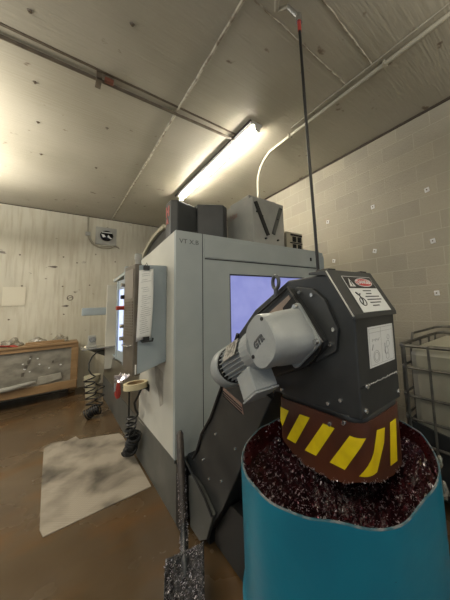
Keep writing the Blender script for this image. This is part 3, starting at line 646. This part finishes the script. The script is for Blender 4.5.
bm = B(); tube(bm, [onlid(.035, .105, .003), onlid(.05, .09, .003), onlid(.06, .098, .003)], .003, 5); tube(bm, [onlid(.05, .09, .003), onlid(.052, .065, .003), onlid(.038, .05, .003)], .003, 5); tube(bm, [onlid(.05 + .018 * math.cos(a), .062 + .018 * math.sin(a), .003) for a in [k * math.pi / 8 for k in range(17)]], .002, 5); obj('hand_pictogram', bm, INK, dg)
EO = Vector((.749, .52, 1.10)); EX = Vector((1, 0, 0)); EZ = Vector((0, 0, 1))
il = obj('instruction_label', lslab(EO, EX, EZ, .075, .262, .155, .300, .0005, .002), LABEL, cc, label='pale instruction label with line drawings')
en = EX.cross(EZ)
def one(a, b_, h=.002): return EO + EX * a + EZ * b_ + en * h
bm = B()
def ln(p, q, r=.0008): tube(bm, [one(*p), one(*q)], r, 4)
for p, q in (((.082, .162), (.255, .162)), ((.255, .162), (.255, .293)), ((.255, .293), (.082, .293)), ((.082, .293), (.082, .162)), ((.165, .162), (.165, .293)), ((.082, .278), (.255, .278))): ln(p, q, .0006)
for cx_, cy_, rr in ((.125, .19, .022), (.125, .19, .015), (.205, .18, .012), (.215, .225, .012), (.22, .25, .009), (.2, .2, .014)):
    tube(bm, [one(cx_ + rr * math.cos(a), cy_ + rr * math.sin(a)) for a in [k * math.pi / 6 for k in range(13)]], .0009, 4)
for i in range(5): ln((.10 + i * .01, .245 + .006 * (i % 2)), (.105 + i * .012, .255 - .004 * (i % 2)), .001)
ln((.095, .215), (.105, .235), .002)
ln((.19, .19), (.19, .23), .002); obj('line_drawing', bm, INKG, il)
# round cover plates + gear motor bracket on camera side
def yz(poly, x0, x1): return prism(B(), poly, x0, x1, 0)
obj('cover_plate', yz([(.795, 1.57), (.70, 1.555), (.64, 1.51), (.585, 1.40), (.60, 1.32), (.70, 1.27), (.82, 1.52)], XC - .014, XC), BLACK2, cc, bevel=.003)
mp_ = obj('motor_bracket', yz([(.81, 1.565), (1.085, 1.43), (1.12, 1.30), (.99, 1.16), (.73, 1.255), (.635, 1.335), (.63, 1.36)], XC - .036, XC - .014), BLACK, cc, bevel=.003)
obj('adjuster_plate', yz([(.815, 1.535), (1.02, 1.43), (.93, 1.24), (.69, 1.34)], XC - .040, XC - .036), PLATE, mp_)
bm = B(); box(bm, (XC - .050, -.045, -.016), (XC - .043, .045, .016), Matrix.Translation((0, .80, 1.495)) @ Matrix.Rotation(math.radians(-35), 4, 'X')); obj('slot', bm, DARKHOLE, mp_)
bm = B(); box(bm, (XC - .052, -.03, -.035), (XC - .043, .03, .035), Matrix.Translation((0, .71, 1.40)) @ Matrix.Rotation(math.radians(-35), 4, 'X')); obj('shaft_opening', bm, DARKHOLE, mp_)
bm = B()
bm.free(); bolts([(XC - .014, y, z) for y, z in ((.77, 1.545), (.70, 1.53), (.60, 1.40), (.62, 1.345))], (-1, 0, 0), cc, .010, .009)
bm = B(); tube(bm, [(XC - .045, y, z) for y, z in ((1.085, 1.435), (.81, 1.568), (.63, 1.355), (.66, 1.31))], .006, 5); obj('bracket_lip', bm, RUBBER, mp_, smooth=True)
# lifting eye
bm = B(); c = Vector((.73, .925, 1.60)); tube(bm, [c + Vector((.0, .022 * math.cos(a) , .03 * math.sin(a) )) for a in [k * math.pi / 10 for k in range(21)]], .0085, 8); cyl(bm, c + Vector((0, 0, -.03)), c + Vector((0, 0, -.075)), .011, 8); box(bm, (.716, .90, 1.51), (.749, .95, 1.535)); obj('lifting_eye', bm, mat('dull_dark_steel', (.11, .115, .12), .4, .6), cc, smooth=True)
# gear motor
gm = thing('gear_motor', 'grey gear motor lettered GTR bolted on the side of the black conveyor', 'motor', (.62, .8, 1.2))
ang = math.radians(-38)
def gp(a, b_, x):  # a along slope toward machine (down), b_ perpendicular (up), centred on gearbox
    ca, sa = math.cos(ang), math.sin(ang); return Vector((x, .762 + a * ca - b_ * sa, 1.374 + a * sa + b_ * ca))
def rrect(w_, h_, r, n=6):
    out = []
    for sx, sy, a0 in ((1, 1, 0), (-1, 1, 90), (-1, -1, 180), (1, -1, 270)):
        for k in range(n + 1):
            a = math.radians(a0 + 90 * k / n); out.append((sx * (w_ - r) + r * math.cos(a), sy * (h_ - r) + r * math.sin(a)))
    return out
def loft(bm, secs):
    rings = [[bm.verts.new(gp(a, b_, x)) for a, b_ in pts_] for pts_, x in secs]; n = len(rings[0])
    for i in range(len(rings) - 1):
        for k in range(n): bm.faces.new((rings[i][k], rings[i][(k + 1) % n], rings[i + 1][(k + 1) % n], rings[i + 1][k]))
    bm.faces.new(rings[0]); bm.faces.new(rings[-1][::-1]); return bm
obj('flange', loft(B(), [(rrect(.094, .098, .02), .690), (rrect(.094, .098, .02), .706)]), MOTOR, gm, bevel=.003)
gbx = obj('gearbox', loft(B(), [(rrect(.080, .086, .066, 8), .520), (rrect(.084, .090, .068, 8), .527), (rrect(.084, .090, .068, 8), .575), (rrect(.084, .093, .064, 8), .60), (rrect(.088, .094, .05, 8), .690)]), MOTOR, gm, smooth=True)
text('maker_text', 'GTR', .052, gp(-.005, .008, .5435), (gp(-1, 0, 0) - gp(0, 0, 0)) * 1.0, (gp(0, 1, 0) - gp(0, 0, 0)), INK, gbx, bold=.0012) if False else None
_tx = (Vector((0, -.94, .34))); _ty = Vector((0, .34, .94))
text('maker_text', 'GTR', .036, (.5185, .765, 1.372), Vector((0, -.80, .60)), Vector((0, .60, .80)), mat('dark_raised_letters', (.08, .085, .09), .5), gbx, bold=.0014, depth=.0012)
bm = B()
for a, b_ in ((-.07, .05), (.075, -.02)): cyl(bm, gp(a * .9, b_, .521), gp(a * .9, b_, .516), .007, 8)
obj('plug', bm, GASKET, gbx)
bm = B()
bm.free(); bolts([gp(a, b_, .690) for a, b_ in ((-.080, .082), (-.080, -.082), (.082, .085))], (-1, 0, 0), gm, .012, .014)
ma = Vector((.590, .83, 1.345)); mb = Vector((.582, 1.11, 1.220)); md = (mb - ma).normalized()
bm = B(); tube(bm, [ma, ma + md * .06, ma + md * .065, mb - md * .07], [.082, .080, .064, .064], 28)
mx = md.cross(Vector((1, 0, 0))).normalized(); my = md.cross(mx)
for k in range(26):
    a = 2 * math.pi * k / 26; d = mx * math.cos(a) + my * math.sin(a); tn = md.cross(d)
    p0 = ma + md * .07; p1 = mb - md * .06; vs = []
    for p in (p0, p1):
        for o1, o2 in ((.060, -.0025), (.076, -.0015), (.076, .0015), (.060, .0025)): vs.append(bm.verts.new(p + d * o1 + tn * o2))
    for f in ((0, 1, 2, 3), (7, 6, 5, 4), (0, 4, 5, 1), (1, 5, 6, 2), (2, 6, 7, 3)): bm.faces.new([vs[q] for q in f])
mo = obj('motor_body', bm, MOTOR, gm, smooth=False)
bm = B(); tube(bm, [mb - md * .062, mb - md * .055, mb - md * .005, mb + md * .008, mb + md * .012], [.083, .087, .087, .080, .05], 28); obj('fan_cover', bm, MOTOR, gm, smooth=True)
bm = B(); tube(bm, [mb - md * .070, mb - md * .062], [.079, .079], 28); obj('fan_gap', bm, DARKHOLE, gm)
bm = B(); cyl(bm, mb + md * .01, mb + md * .03, .012, 8); obj('shaft_stub', bm, CHROME, gm)
# name plate on motor
bm = B(); dn = (-Vector((1, 0, 0)) * .8 + Vector((0, -.2, 0)) + Vector((0, 0, .55))); dn = (dn - md * dn.dot(md)).normalized(); tn = md.cross(dn)
c = ma + md * .135 + dn * .0775
slab(bm, [c + md * a + tn * b_ for a, b_ in ((-.05, -.035), (.05, -.035), (.05, .035), (-.05, .035))], 0, 0, dn, .002); npl = obj('name_plate', bm, mat('worn_speckled_plate', (.42, .40, .36), .35, .5, col2=(.14, .13, .11), scale=60, lo=.48, hi=.55), gm)
# terminal box
bm = B(); M = Matrix.Translation((.580, .862, 1.198)) @ Matrix.Rotation(math.radians(-33), 4, 'X')
box(bm, (-.055, -.052, -.034), (.045, .052, .06), M); tb = obj('terminal_box', bm, MOTOR, gm, bevel=.006)
bm = B(); box(bm, (-.058, -.054, -.043), (.047, .054, -.035), M); obj('terminal_lid', bm, MOTOR, tb, bevel=.003)
bm = B(); tube(bm, [(.60, .86, 1.17), (.64, .86, 1.13), (.70, .95, 1.12), (.75, 1.04, 1.14)], .008, 6); obj('cable', bm, RUBBER, tb, smooth=True)
# patch behind motor: tan vent with bars
vl = obj('louvre_plate', yz([(1.50, 1.02), (1.28, .975), (1.26, .925), (1.475, .975)], XC - .004, XC), mat('copper_tinted_plate', (.23, .15, .12), .4), cc)
bm = B()
for k in range(3):
    a = .012 + k * .014; prism(bm, [(1.49, 1.015 - a), (1.275, .970 - a), (1.275, .965 - a), (1.49, 1.009 - a)], XC - .0065, XC - .003, 0)
obj('louvre_slots', bm, DARKHOLE, vl)

# ------------------------------------------------------------ barrel
DC = Vector((.775, .652)); DR = .335
def rimz(a):   # a degrees
    z = .972
    d = (a - 232 + 180) % 360 - 180
    z -= .006 * math.exp(-(d / 40) ** 2)
    z += .012 * math.exp(-(((a - 150 + 180) % 360 - 180) / 28) ** 2)
    return z + .0025 * math.sin(math.radians(a * 7)) + .0015 * math.sin(math.radians(a * 17))
def rimr(a, z=1): return DR * (1.015 + .018 * math.cos(math.radians(2 * (a - 140))) * z + .004 * math.sin(math.radians(5 * a)) * z + z * (.075 * math.exp(-(((a - 239 + 180) % 360 - 180) / 13) ** 2) - .045 * math.exp(-(((a - 308 + 180) % 360 - 180) / 22) ** 2)))
bl = thing('steel_barrel', 'open turquoise steel barrel standing under the striped chute', 'barrel', (DC.x, DC.y, 0))
def barrel_surf(f_in, levels, off):
    bm = B(); rings = []; S = 96
    for (zf, dr) in levels:
        row = []
        for k in range(S):
            a = 360 * k / S; zr = rimz(a); z = zf * zr; r = rimr(a, zf ** 2) + dr + off + .004 * math.sin(math.radians(3 * a + 300 * zf)) * (1 - zf)
            row.append(bm.verts.new((DC.x + r * math.cos(math.radians(a)), DC.y + r * math.sin(math.radians(a)), max(z, 0))))
        rings.append(row)
    for i in range(len(rings) - 1):
        for k in range(S): bm.faces.new((rings[i][k], rings[i][(k + 1) % S], rings[i + 1][(k + 1) % S], rings[i + 1][k]))
    return bm
lv = [(0, 0), (.02, .004)] + [(.05 * i, 0) for i in range(1, 6)] + [(.28, .001), (.295, .009), (.31, .001)] + [(.05 * i, 0) for i in range(7, 12)] + [(.585, .001), (.60, .009), (.615, .001)] + [(.65 + .05 * i, 0) for i in range(8)]
o = obj('shell', barrel_surf(0, lv, 0), BLUE, bl, smooth=True)
o = obj('lining', barrel_surf(0, [(.03, 0), (.5, 0), (.8, 0), (.999, 0)], -.006), RED_IN, bl, smooth=True)
bm = B(); tube(bm, [(DC.x + (rimr(a) - .003) * math.cos(math.radians(a)), DC.y + (rimr(a) - .003) * math.sin(math.radians(a)), rimz(a)) for a in range(0, 363, 3)], .0032, 6); obj('cut_rim', bm, mat('grimy_blue_rim', (.02, .09, .12), .35, col2=(.2, .2, .2), scale=40), bl, smooth=True)
bm = B(); lathe(bm, [(.0, .02), (.32, .02)], DC, 32); obj('bottom', bm, BLUE, bl)
# chip heap
def heapz(x, y):
    dx, dy = x - DC.x, y - DC.y; r = math.hypot(dx, dy)
    z = .60 + .30 * (r / DR) ** 1.7
    z += .05 * math.exp(-((dx + .17) ** 2 + (dy - .10) ** 2) / .012)          # crest to the left
    z += .04 * math.exp(-((dx - .22) ** 2 + (dy + .14) ** 2) / .010)
    return min(z, .945) + .010 * math.sin(41 * x) * math.sin(37 * y) + .007 * math.sin(83 * x + 2) * math.cos(77 * y)
bm = B(); rings = []; S = 72
for j in range(28):
    f = j / 27; row = []
    for k in range(S):
        a = 360 * k / S; r = (rimr(a) - .010) * f; x = DC.x + r * math.cos(math.radians(a)); y = DC.y + r * math.sin(math.radians(a)); row.append(bm.verts.new((x, y, heapz(x, y) + random.uniform(-.004, .004))))
    rings.append(row)
for j in range(27):
    for k in range(S): bm.faces.new((rings[j][k], rings[j][(k + 1) % S], rings[j + 1][(k + 1) % S], rings[j + 1][k]))
o = obj('chip_heap', bm, CHIPM, loc=(DC.x, DC.y, .7)); o['kind'] = 'stuff'; ctag(o, 'oily dark red metal chips filling the turquoise barrel', 'metal chips')
random.seed(21); L1 = []; L2 = []
for k in range(8500):
    a = random.uniform(0, 360); r = (rimr(a) - .012) * math.sqrt(random.random()); x = DC.x + r * math.cos(math.radians(a)); y = DC.y + r * math.sin(math.radians(a))
    (L1 if random.random() < .34 else L2).append((x, y, heapz(x, y) + random.uniform(.001, .012)))
for k in range(900):   # on the lining
    a = random.uniform(0, 360); z = rimz(a) - random.random() ** 1.5 * .12; r = rimr(a) - .009; (L1 if random.random() < .3 else L2).append((DC.x + r * math.cos(math.radians(a)), DC.y + r * math.sin(math.radians(a)), z))
o = obj('bright_shavings', shavings(B(), L1, .0052, 22), SILVER, loc=(DC.x, DC.y, .8)); o['kind'] = 'stuff'; ctag(o, 'bright curled shavings scattered over the chips in the barrel', 'metal chips')
o = obj('tinted_shavings', shavings(B(), L2, .005, 23), PURPLE, loc=(DC.x, DC.y, .8)); o['kind'] = 'stuff'; ctag(o, 'dark red tinted shavings lying over the chips in the barrel', 'metal chips')
# torn plastic bits at right edge of barrel
for dy, z, lb, s in ((0, .955, 'small clear scrap stuck on the right rim of the barrel', .012), (.0, .885, 'clear torn strip hanging on the right side of the barrel', .018)):
    a = math.radians(295 if z < .9 else 300); x = DC.x + (DR + .007) * math.cos(a); y = DC.y + (DR + .007) * math.sin(a)
    bm = B(); bmesh.ops.create_icosphere(bm, subdivisions=2, radius=s, matrix=Matrix.Translation((x, y, z)) @ Matrix.Diagonal((.6, .6, 1.6, 1)))
    for v in bm.verts: v.co += Vector((random.uniform(-1, 1), random.uniform(-1, 1), random.uniform(-1, 1))) * s * .25
    o = obj('plastic_scrap', bm, PLASTIC, loc=(x, y, z)); ctag(o, lb, 'scrap')

# ------------------------------------------------------------ shovel
sv = thing('shovel', 'dirty square-blade shovel leaning with its blade crusted in metal chips', 'shovel', (.58, 1.55, 0))
ht = Vector((.660, 1.97, .655)); hs = Vector((.570, 1.62, .165)); hd = (ht - hs).normalized()
bm = B(); tube(bm, [hs - hd * .02, hs + hd * .15, hs.lerp(ht, .6), ht - hd * .02, ht], [.017, .019, .023, .022, .012], 12); obj('handle', bm, HANDLE, sv, smooth=True)
bd = Vector((-.14, -.62, -.42)).normalized()   # blade direction down toward viewer
bd = (Vector((.490, 1.385, .012)) - Vector((.572, 1.605, .175))).normalized()
bs = bd.cross(Vector((.2, 0, 1))).normalized(); bs = Vector((.78, -.63, 0)).normalized(); bs = (bs - bd * bs.dot(bd)).normalized(); bn = bs.cross(bd).normalized()
if bn.z < 0: bn = -bn
bt = Vector((.572, 1.605, .175)); BL = .27
def blade(u, k, h=0):  # u -1..1 , k 0..1
    wd = .098 - .006 * k; z = .022 * u * u + .012 * max(0, 1 - k * 4) * (1 - abs(u)); return bt + bs * u * wd + bd * BL * k + bn * (z + h)
bm = B(); g = [[bm.verts.new(blade(-1 + 2 * i / 12, j / 12)) for i in range(13)] for j in range(13)]
for j in range(12):
    for i in range(12): bm.faces.new((g[j][i], g[j][i + 1], g[j + 1][i + 1], g[j + 1][i]))
o = obj('blade', bm, STEEL, sv, smooth=True); so = o.modifiers.new('s', 'SOLIDIFY'); so.thickness = .003
bm = B(); tube(bm, [hs + hd * .12, hs, bt + bd * .04 + bn * .012, bt + bd * .10 + bn * .006], [.019, .021, .020, .006], 12); obj('socket', bm, STEEL, sv, smooth=True)
bm = B(); gg = [[bm.verts.new(blade(-.95 + 1.9 * i / 14, .03 + .97 * j / 14, .004 + random.uniform(0, .009))) for i in range(15)] for j in range(15)]
for j in range(14):
    for i in range(14): bm.faces.new((gg[j][i], gg[j][i + 1], gg[j + 1][i + 1], gg[j + 1][i]))
obj('chip_crust', bm, CHIPM2, sv, kind='stuff')
L = [blade(random.uniform(-1, 1), random.uniform(0, 1), random.uniform(.006, .014)) for _ in range(800)]
for _ in range(420):
    f = random.uniform(0, .62); a = random.uniform(0, 6.28); L.append(hs.lerp(ht, f) + Vector((math.cos(a) * .0225, math.sin(a) * .0225, 0)))
obj('stuck_shavings', shavings(B(), L, .005, 31), SILVER, sv, kind='stuff')

# ------------------------------------------------------------ floor mat
mpts = [(.0, 2.64), (-.02, 2.74), (-.03, 3.5), (-.035, 4.28), (.02, 4.36), (.16, 4.30), (.24, 4.36), (.27, 4.22), (.45, 4.13), (.63, 4.02), (.648, 3.9), (.652, 3.2), (.652, 2.64)]
bm = B(); prism(bm, mpts, .0, .006, 2)
o = obj('floor_mat', bm, MATM, loc=(.3, 3.4, 0)); ctag(o, 'dirty pale woven mat lying on the wet floor beside the machine', 'mat')

# ------------------------------------------------------------ work table on the left
ZB = .0
tb_ = thing('wooden_bench', 'low pine-framed bench with a foil-wrapped front panel by the left wall', 'bench', (-.6, 6.7, 0))
YT = 6.45
def beam(lo, hi, nm, mt_=WOOD): return obj(nm, bx(lo, hi), mt_, tb_, bevel=.005)
beam((-1.9, YT, .89), (.335, 7.05, .98), 'tabletop')
beam((-1.9, YT - .02, .955), (.31, YT + .07, .99), 'front_rail')
for x in (-1.85, .24):
    beam((x, YT, .0 if x < 0 else .14), (x + .10, YT + .09, .89), 'leg'); beam((x, 6.95, 0), (x + .10, 7.04, .89), 'leg')
beam((-1.9, YT - .03, .17), (.33, YT + .07, .30), 'lower_rail')
beam((-1.9, YT + .07, .17), (.33, 7.0, .20), 'bottom_shelf')
obj('wrapped_panel', bx((-1.75, YT + .03, .30), (.24, YT + .05, .89)), FOIL, tb_)
bm = B(); prism(bm, [(-.20, .30), (.13, .36), (.11, .46), (-.17, .44)], YT + .0, YT + .03, 1); obj('pale_sheet', bm, FOILW, tb_)
bm = B(); random.seed(8)
for i in range(9):
    x = random.uniform(-.4, .1); z = random.uniform(.55, .78); s = random.uniform(.008, .018)
    prism(bm, [(x - s, z), (x, z + s), (x + s * 1.3, z + .3 * s), (x + .4 * s, z - s)], YT + .018, YT + .031, 1)
obj('torn_spots', bm, WHITE, tb_)
DP = mat('dark_patch', (.09, .075, .055), .5)
for x, z, s in ((-.30, .72, .03), (-.36, .52, .03), (-.28, .80, .02), (.0, .67, .018), (-.33, .64, .028)):
    bm = B(); prism(bm, [(x - s * .6, z - s), (x - s * .5, z + s), (x + s * .7, z + s * 1.2), (x + s * .4, z - s)], YT + .016, YT + .032, 1); obj('dark_patch', bm, DP, tb_)
bm = B(); tube(bm, [(-.9, YT - .05, .33), (-.5, YT - .05, .335), (-.28, YT - .05, .37), (-.2, YT - .03, .38)], [.04, .04, .035, .02], 10); o = obj('grey_sack_roll', bm, mat('grey_sacking', (.27, .26, .22), .6), loc=(-.5, YT - .05, .3), smooth=True); ctag(o, 'grey rolled sheet lying along the lower rail of the pine bench', 'roll')
for i, (x0, x1, y, lb) in enumerate(((-.36, .14, 6.62, 'longer pine stick lying across the bench top'), (-.33, -.02, 6.475, 'shorter pine stick lying at the bench front edge'))):
    bm = B(); box(bm, (x0, y, .981 if i == 0 else .991), (x1, y + (.05 if i == 0 else .03), 1.035 if i == 0 else 1.012)); o = obj('wood_stick', bm, WOOD, loc=(x0, y, .98), bevel=.003); ctag(o, lb, 'stick')
bm = B(); random.seed(4); g = [[bm.verts.new((-1.0 + i * .056, 6.46 + j * .06, .993 + random.uniform(.0, .05) * (0 < i < 10))) for i in range(11)] for j in range(4)]
for j in range(3):
    for i in range(10): bm.faces.new((g[j][i], g[j][i + 1], g[j + 1][i + 1], g[j + 1][i]))
o = obj('red_rag', bm, REDC, loc=(-.7, 6.55, .98), smooth=True); so = o.modifiers.new('s', 'SOLIDIFY'); so.thickness = .006; ctag(o, 'crumpled red rag on the left end of the pine bench', 'rag')
for i, (x, y, sx, sz, lb) in enumerate(((-.55, 6.85, .13, .13, 'crumpled clear film bundle at the left back of the bench'), (-.22, 6.88, .12, .10, 'low crumpled film bundle in the middle back of the bench'), (.10, 6.9, .11, .12, 'crumpled clear film bundle at the right back of the bench'))):
    bm = B(); bmesh.ops.create_icosphere(bm, subdivisions=4, radius=1, matrix=Matrix.Translation((x, y, .98)) @ Matrix.Diagonal((sx, .12, sz, 1)))
    random.seed(40 + i)
    for v in bm.verts:
        d = v.co - Vector((x, y, .98)); v.co += d * .25 * math.sin(40 * v.co.x + i) * math.sin(33 * v.co.z) + Vector((random.uniform(-1, 1), 0, random.uniform(-1, 1))) * .012; v.co.z = max(v.co.z, .981)
    o = obj('film_bundle', bm, PLASTIC, loc=(x, y, .98)); ctag(o, lb, 'plastic film')

# pail
t = thing('plastic_pail', 'cream plastic pail on the floor between the bench and the machine', 'pail', (.52, 6.0, 0))
bm = B(); lathe(bm, [(.0, .005), (.085, .0), (.10, .30), (.112, .31), (.112, .345), (.104, .345), (.10, .33)], (.52, 6.0), 24); obj('body', bm, BUCKET, t, smooth=True)
bm = B(); lathe(bm, [(.0, .40), (.115, .40), (.12, .36), (.118, .345), (.112, .345)], (.52, 6.0), 24); obj('lid', bm, BUCKET, t, smooth=True)
bm = B(); tube(bm, [(.52 + .118 * math.cos(a), 6.0 - .09 * math.sin(a), .33 - .10 * math.sin(a)) for a in [k * math.pi / 10 for k in range(11)]], .004, 5); obj('handle', bm, CHROME, t)

# ------------------------------------------------------------ IBC tote
tt = thing('caged_tote', 'white plastic liquid tote in a grey tubular cage against the block wall', 'tote', (2.42, .45, 0))
x0, x1, y0, y1 = 2.0, 2.92, -.2, .985
bm = B(); box(bm, (x0 + .05, y0 + .05, .16), (x1 - .05, y1 - .05, 1.115)); obj('bottle', bm, TOTE, tt, bevel=.06)
bm = B(); cyl(bm, ((x0 + x1) / 2, .4, 1.11), ((x0 + x1) / 2, .4, 1.15), .09, 20); obj('cap', bm, DGREY, tt)
bm = B()
for y in (y0, y1 - .12, (y0 + y1) / 2 - .06): box(bm, (x0, y, 0), (x1, y + .12, .09))
box(bm, (x0, y0, .09), (x1, y1, .13)); obj('pallet', bm, RUBBER, tt, bevel=.005)
bm = B(); prism(bm, [(y0, .14), (y1 - .02, .14), (y1 - .02, .56), (.62, .50), (y0, .42)], x0 + .03, x0 + .045, 0); box(bm, (x0 + .03, y1 - .035, .14), (x1 - .03, y1 - .02, .56)); obj('lower_shroud', bm, BLACK, tt)
for z in (.15, .42, .59, .755, .965, 1.13):
    r = .014 if z == 1.13 else .010
    bm = B(); c = .05
    path = [(x0, y1 - c, z), (x0 + c * .3, y1 - c * .3, z), (x0 + c, y1, z), (x1 - c, y1, z), (x1, y1 - c, z), (x1, y0 + c, z), (x1 - c, y0, z), (x0 + c, y0, z), (x0, y0 + c, z), (x0, y1 - c, z)]
    tube(bm, path, r, 8); obj('cage_rail', bm, CAGE, tt, smooth=True)
bm = B(); z = 1.19; path = [(x0 + .25, y1 - .0, 1.13), (x0 + .28, y1 - .0, z), (x1 - .05, y1, z), (x1, y1 - .05, z), (x1, y0, z)]; tube(bm, path, .012, 8); obj('cage_rail', bm, CAGE, tt, smooth=True)
for y in (y0 + .05, .02, .25, .50, .757, y1 - .05):
    bm = B(); cyl(bm, (x0 - .012, y, .12), (x0 - .012, y, 1.14), .010, 8); obj('cage_post', bm, CAGE, tt, smooth=True)
for x in (x0 + .08, x0 + .25, x0 + .46, x0 + .67, x1 - .08):
    bm = B(); cyl(bm, (x, y1 + .012, .12), (x, y1 + .012, 1.14), .010, 8); obj('cage_post', bm, CAGE, tt, smooth=True)
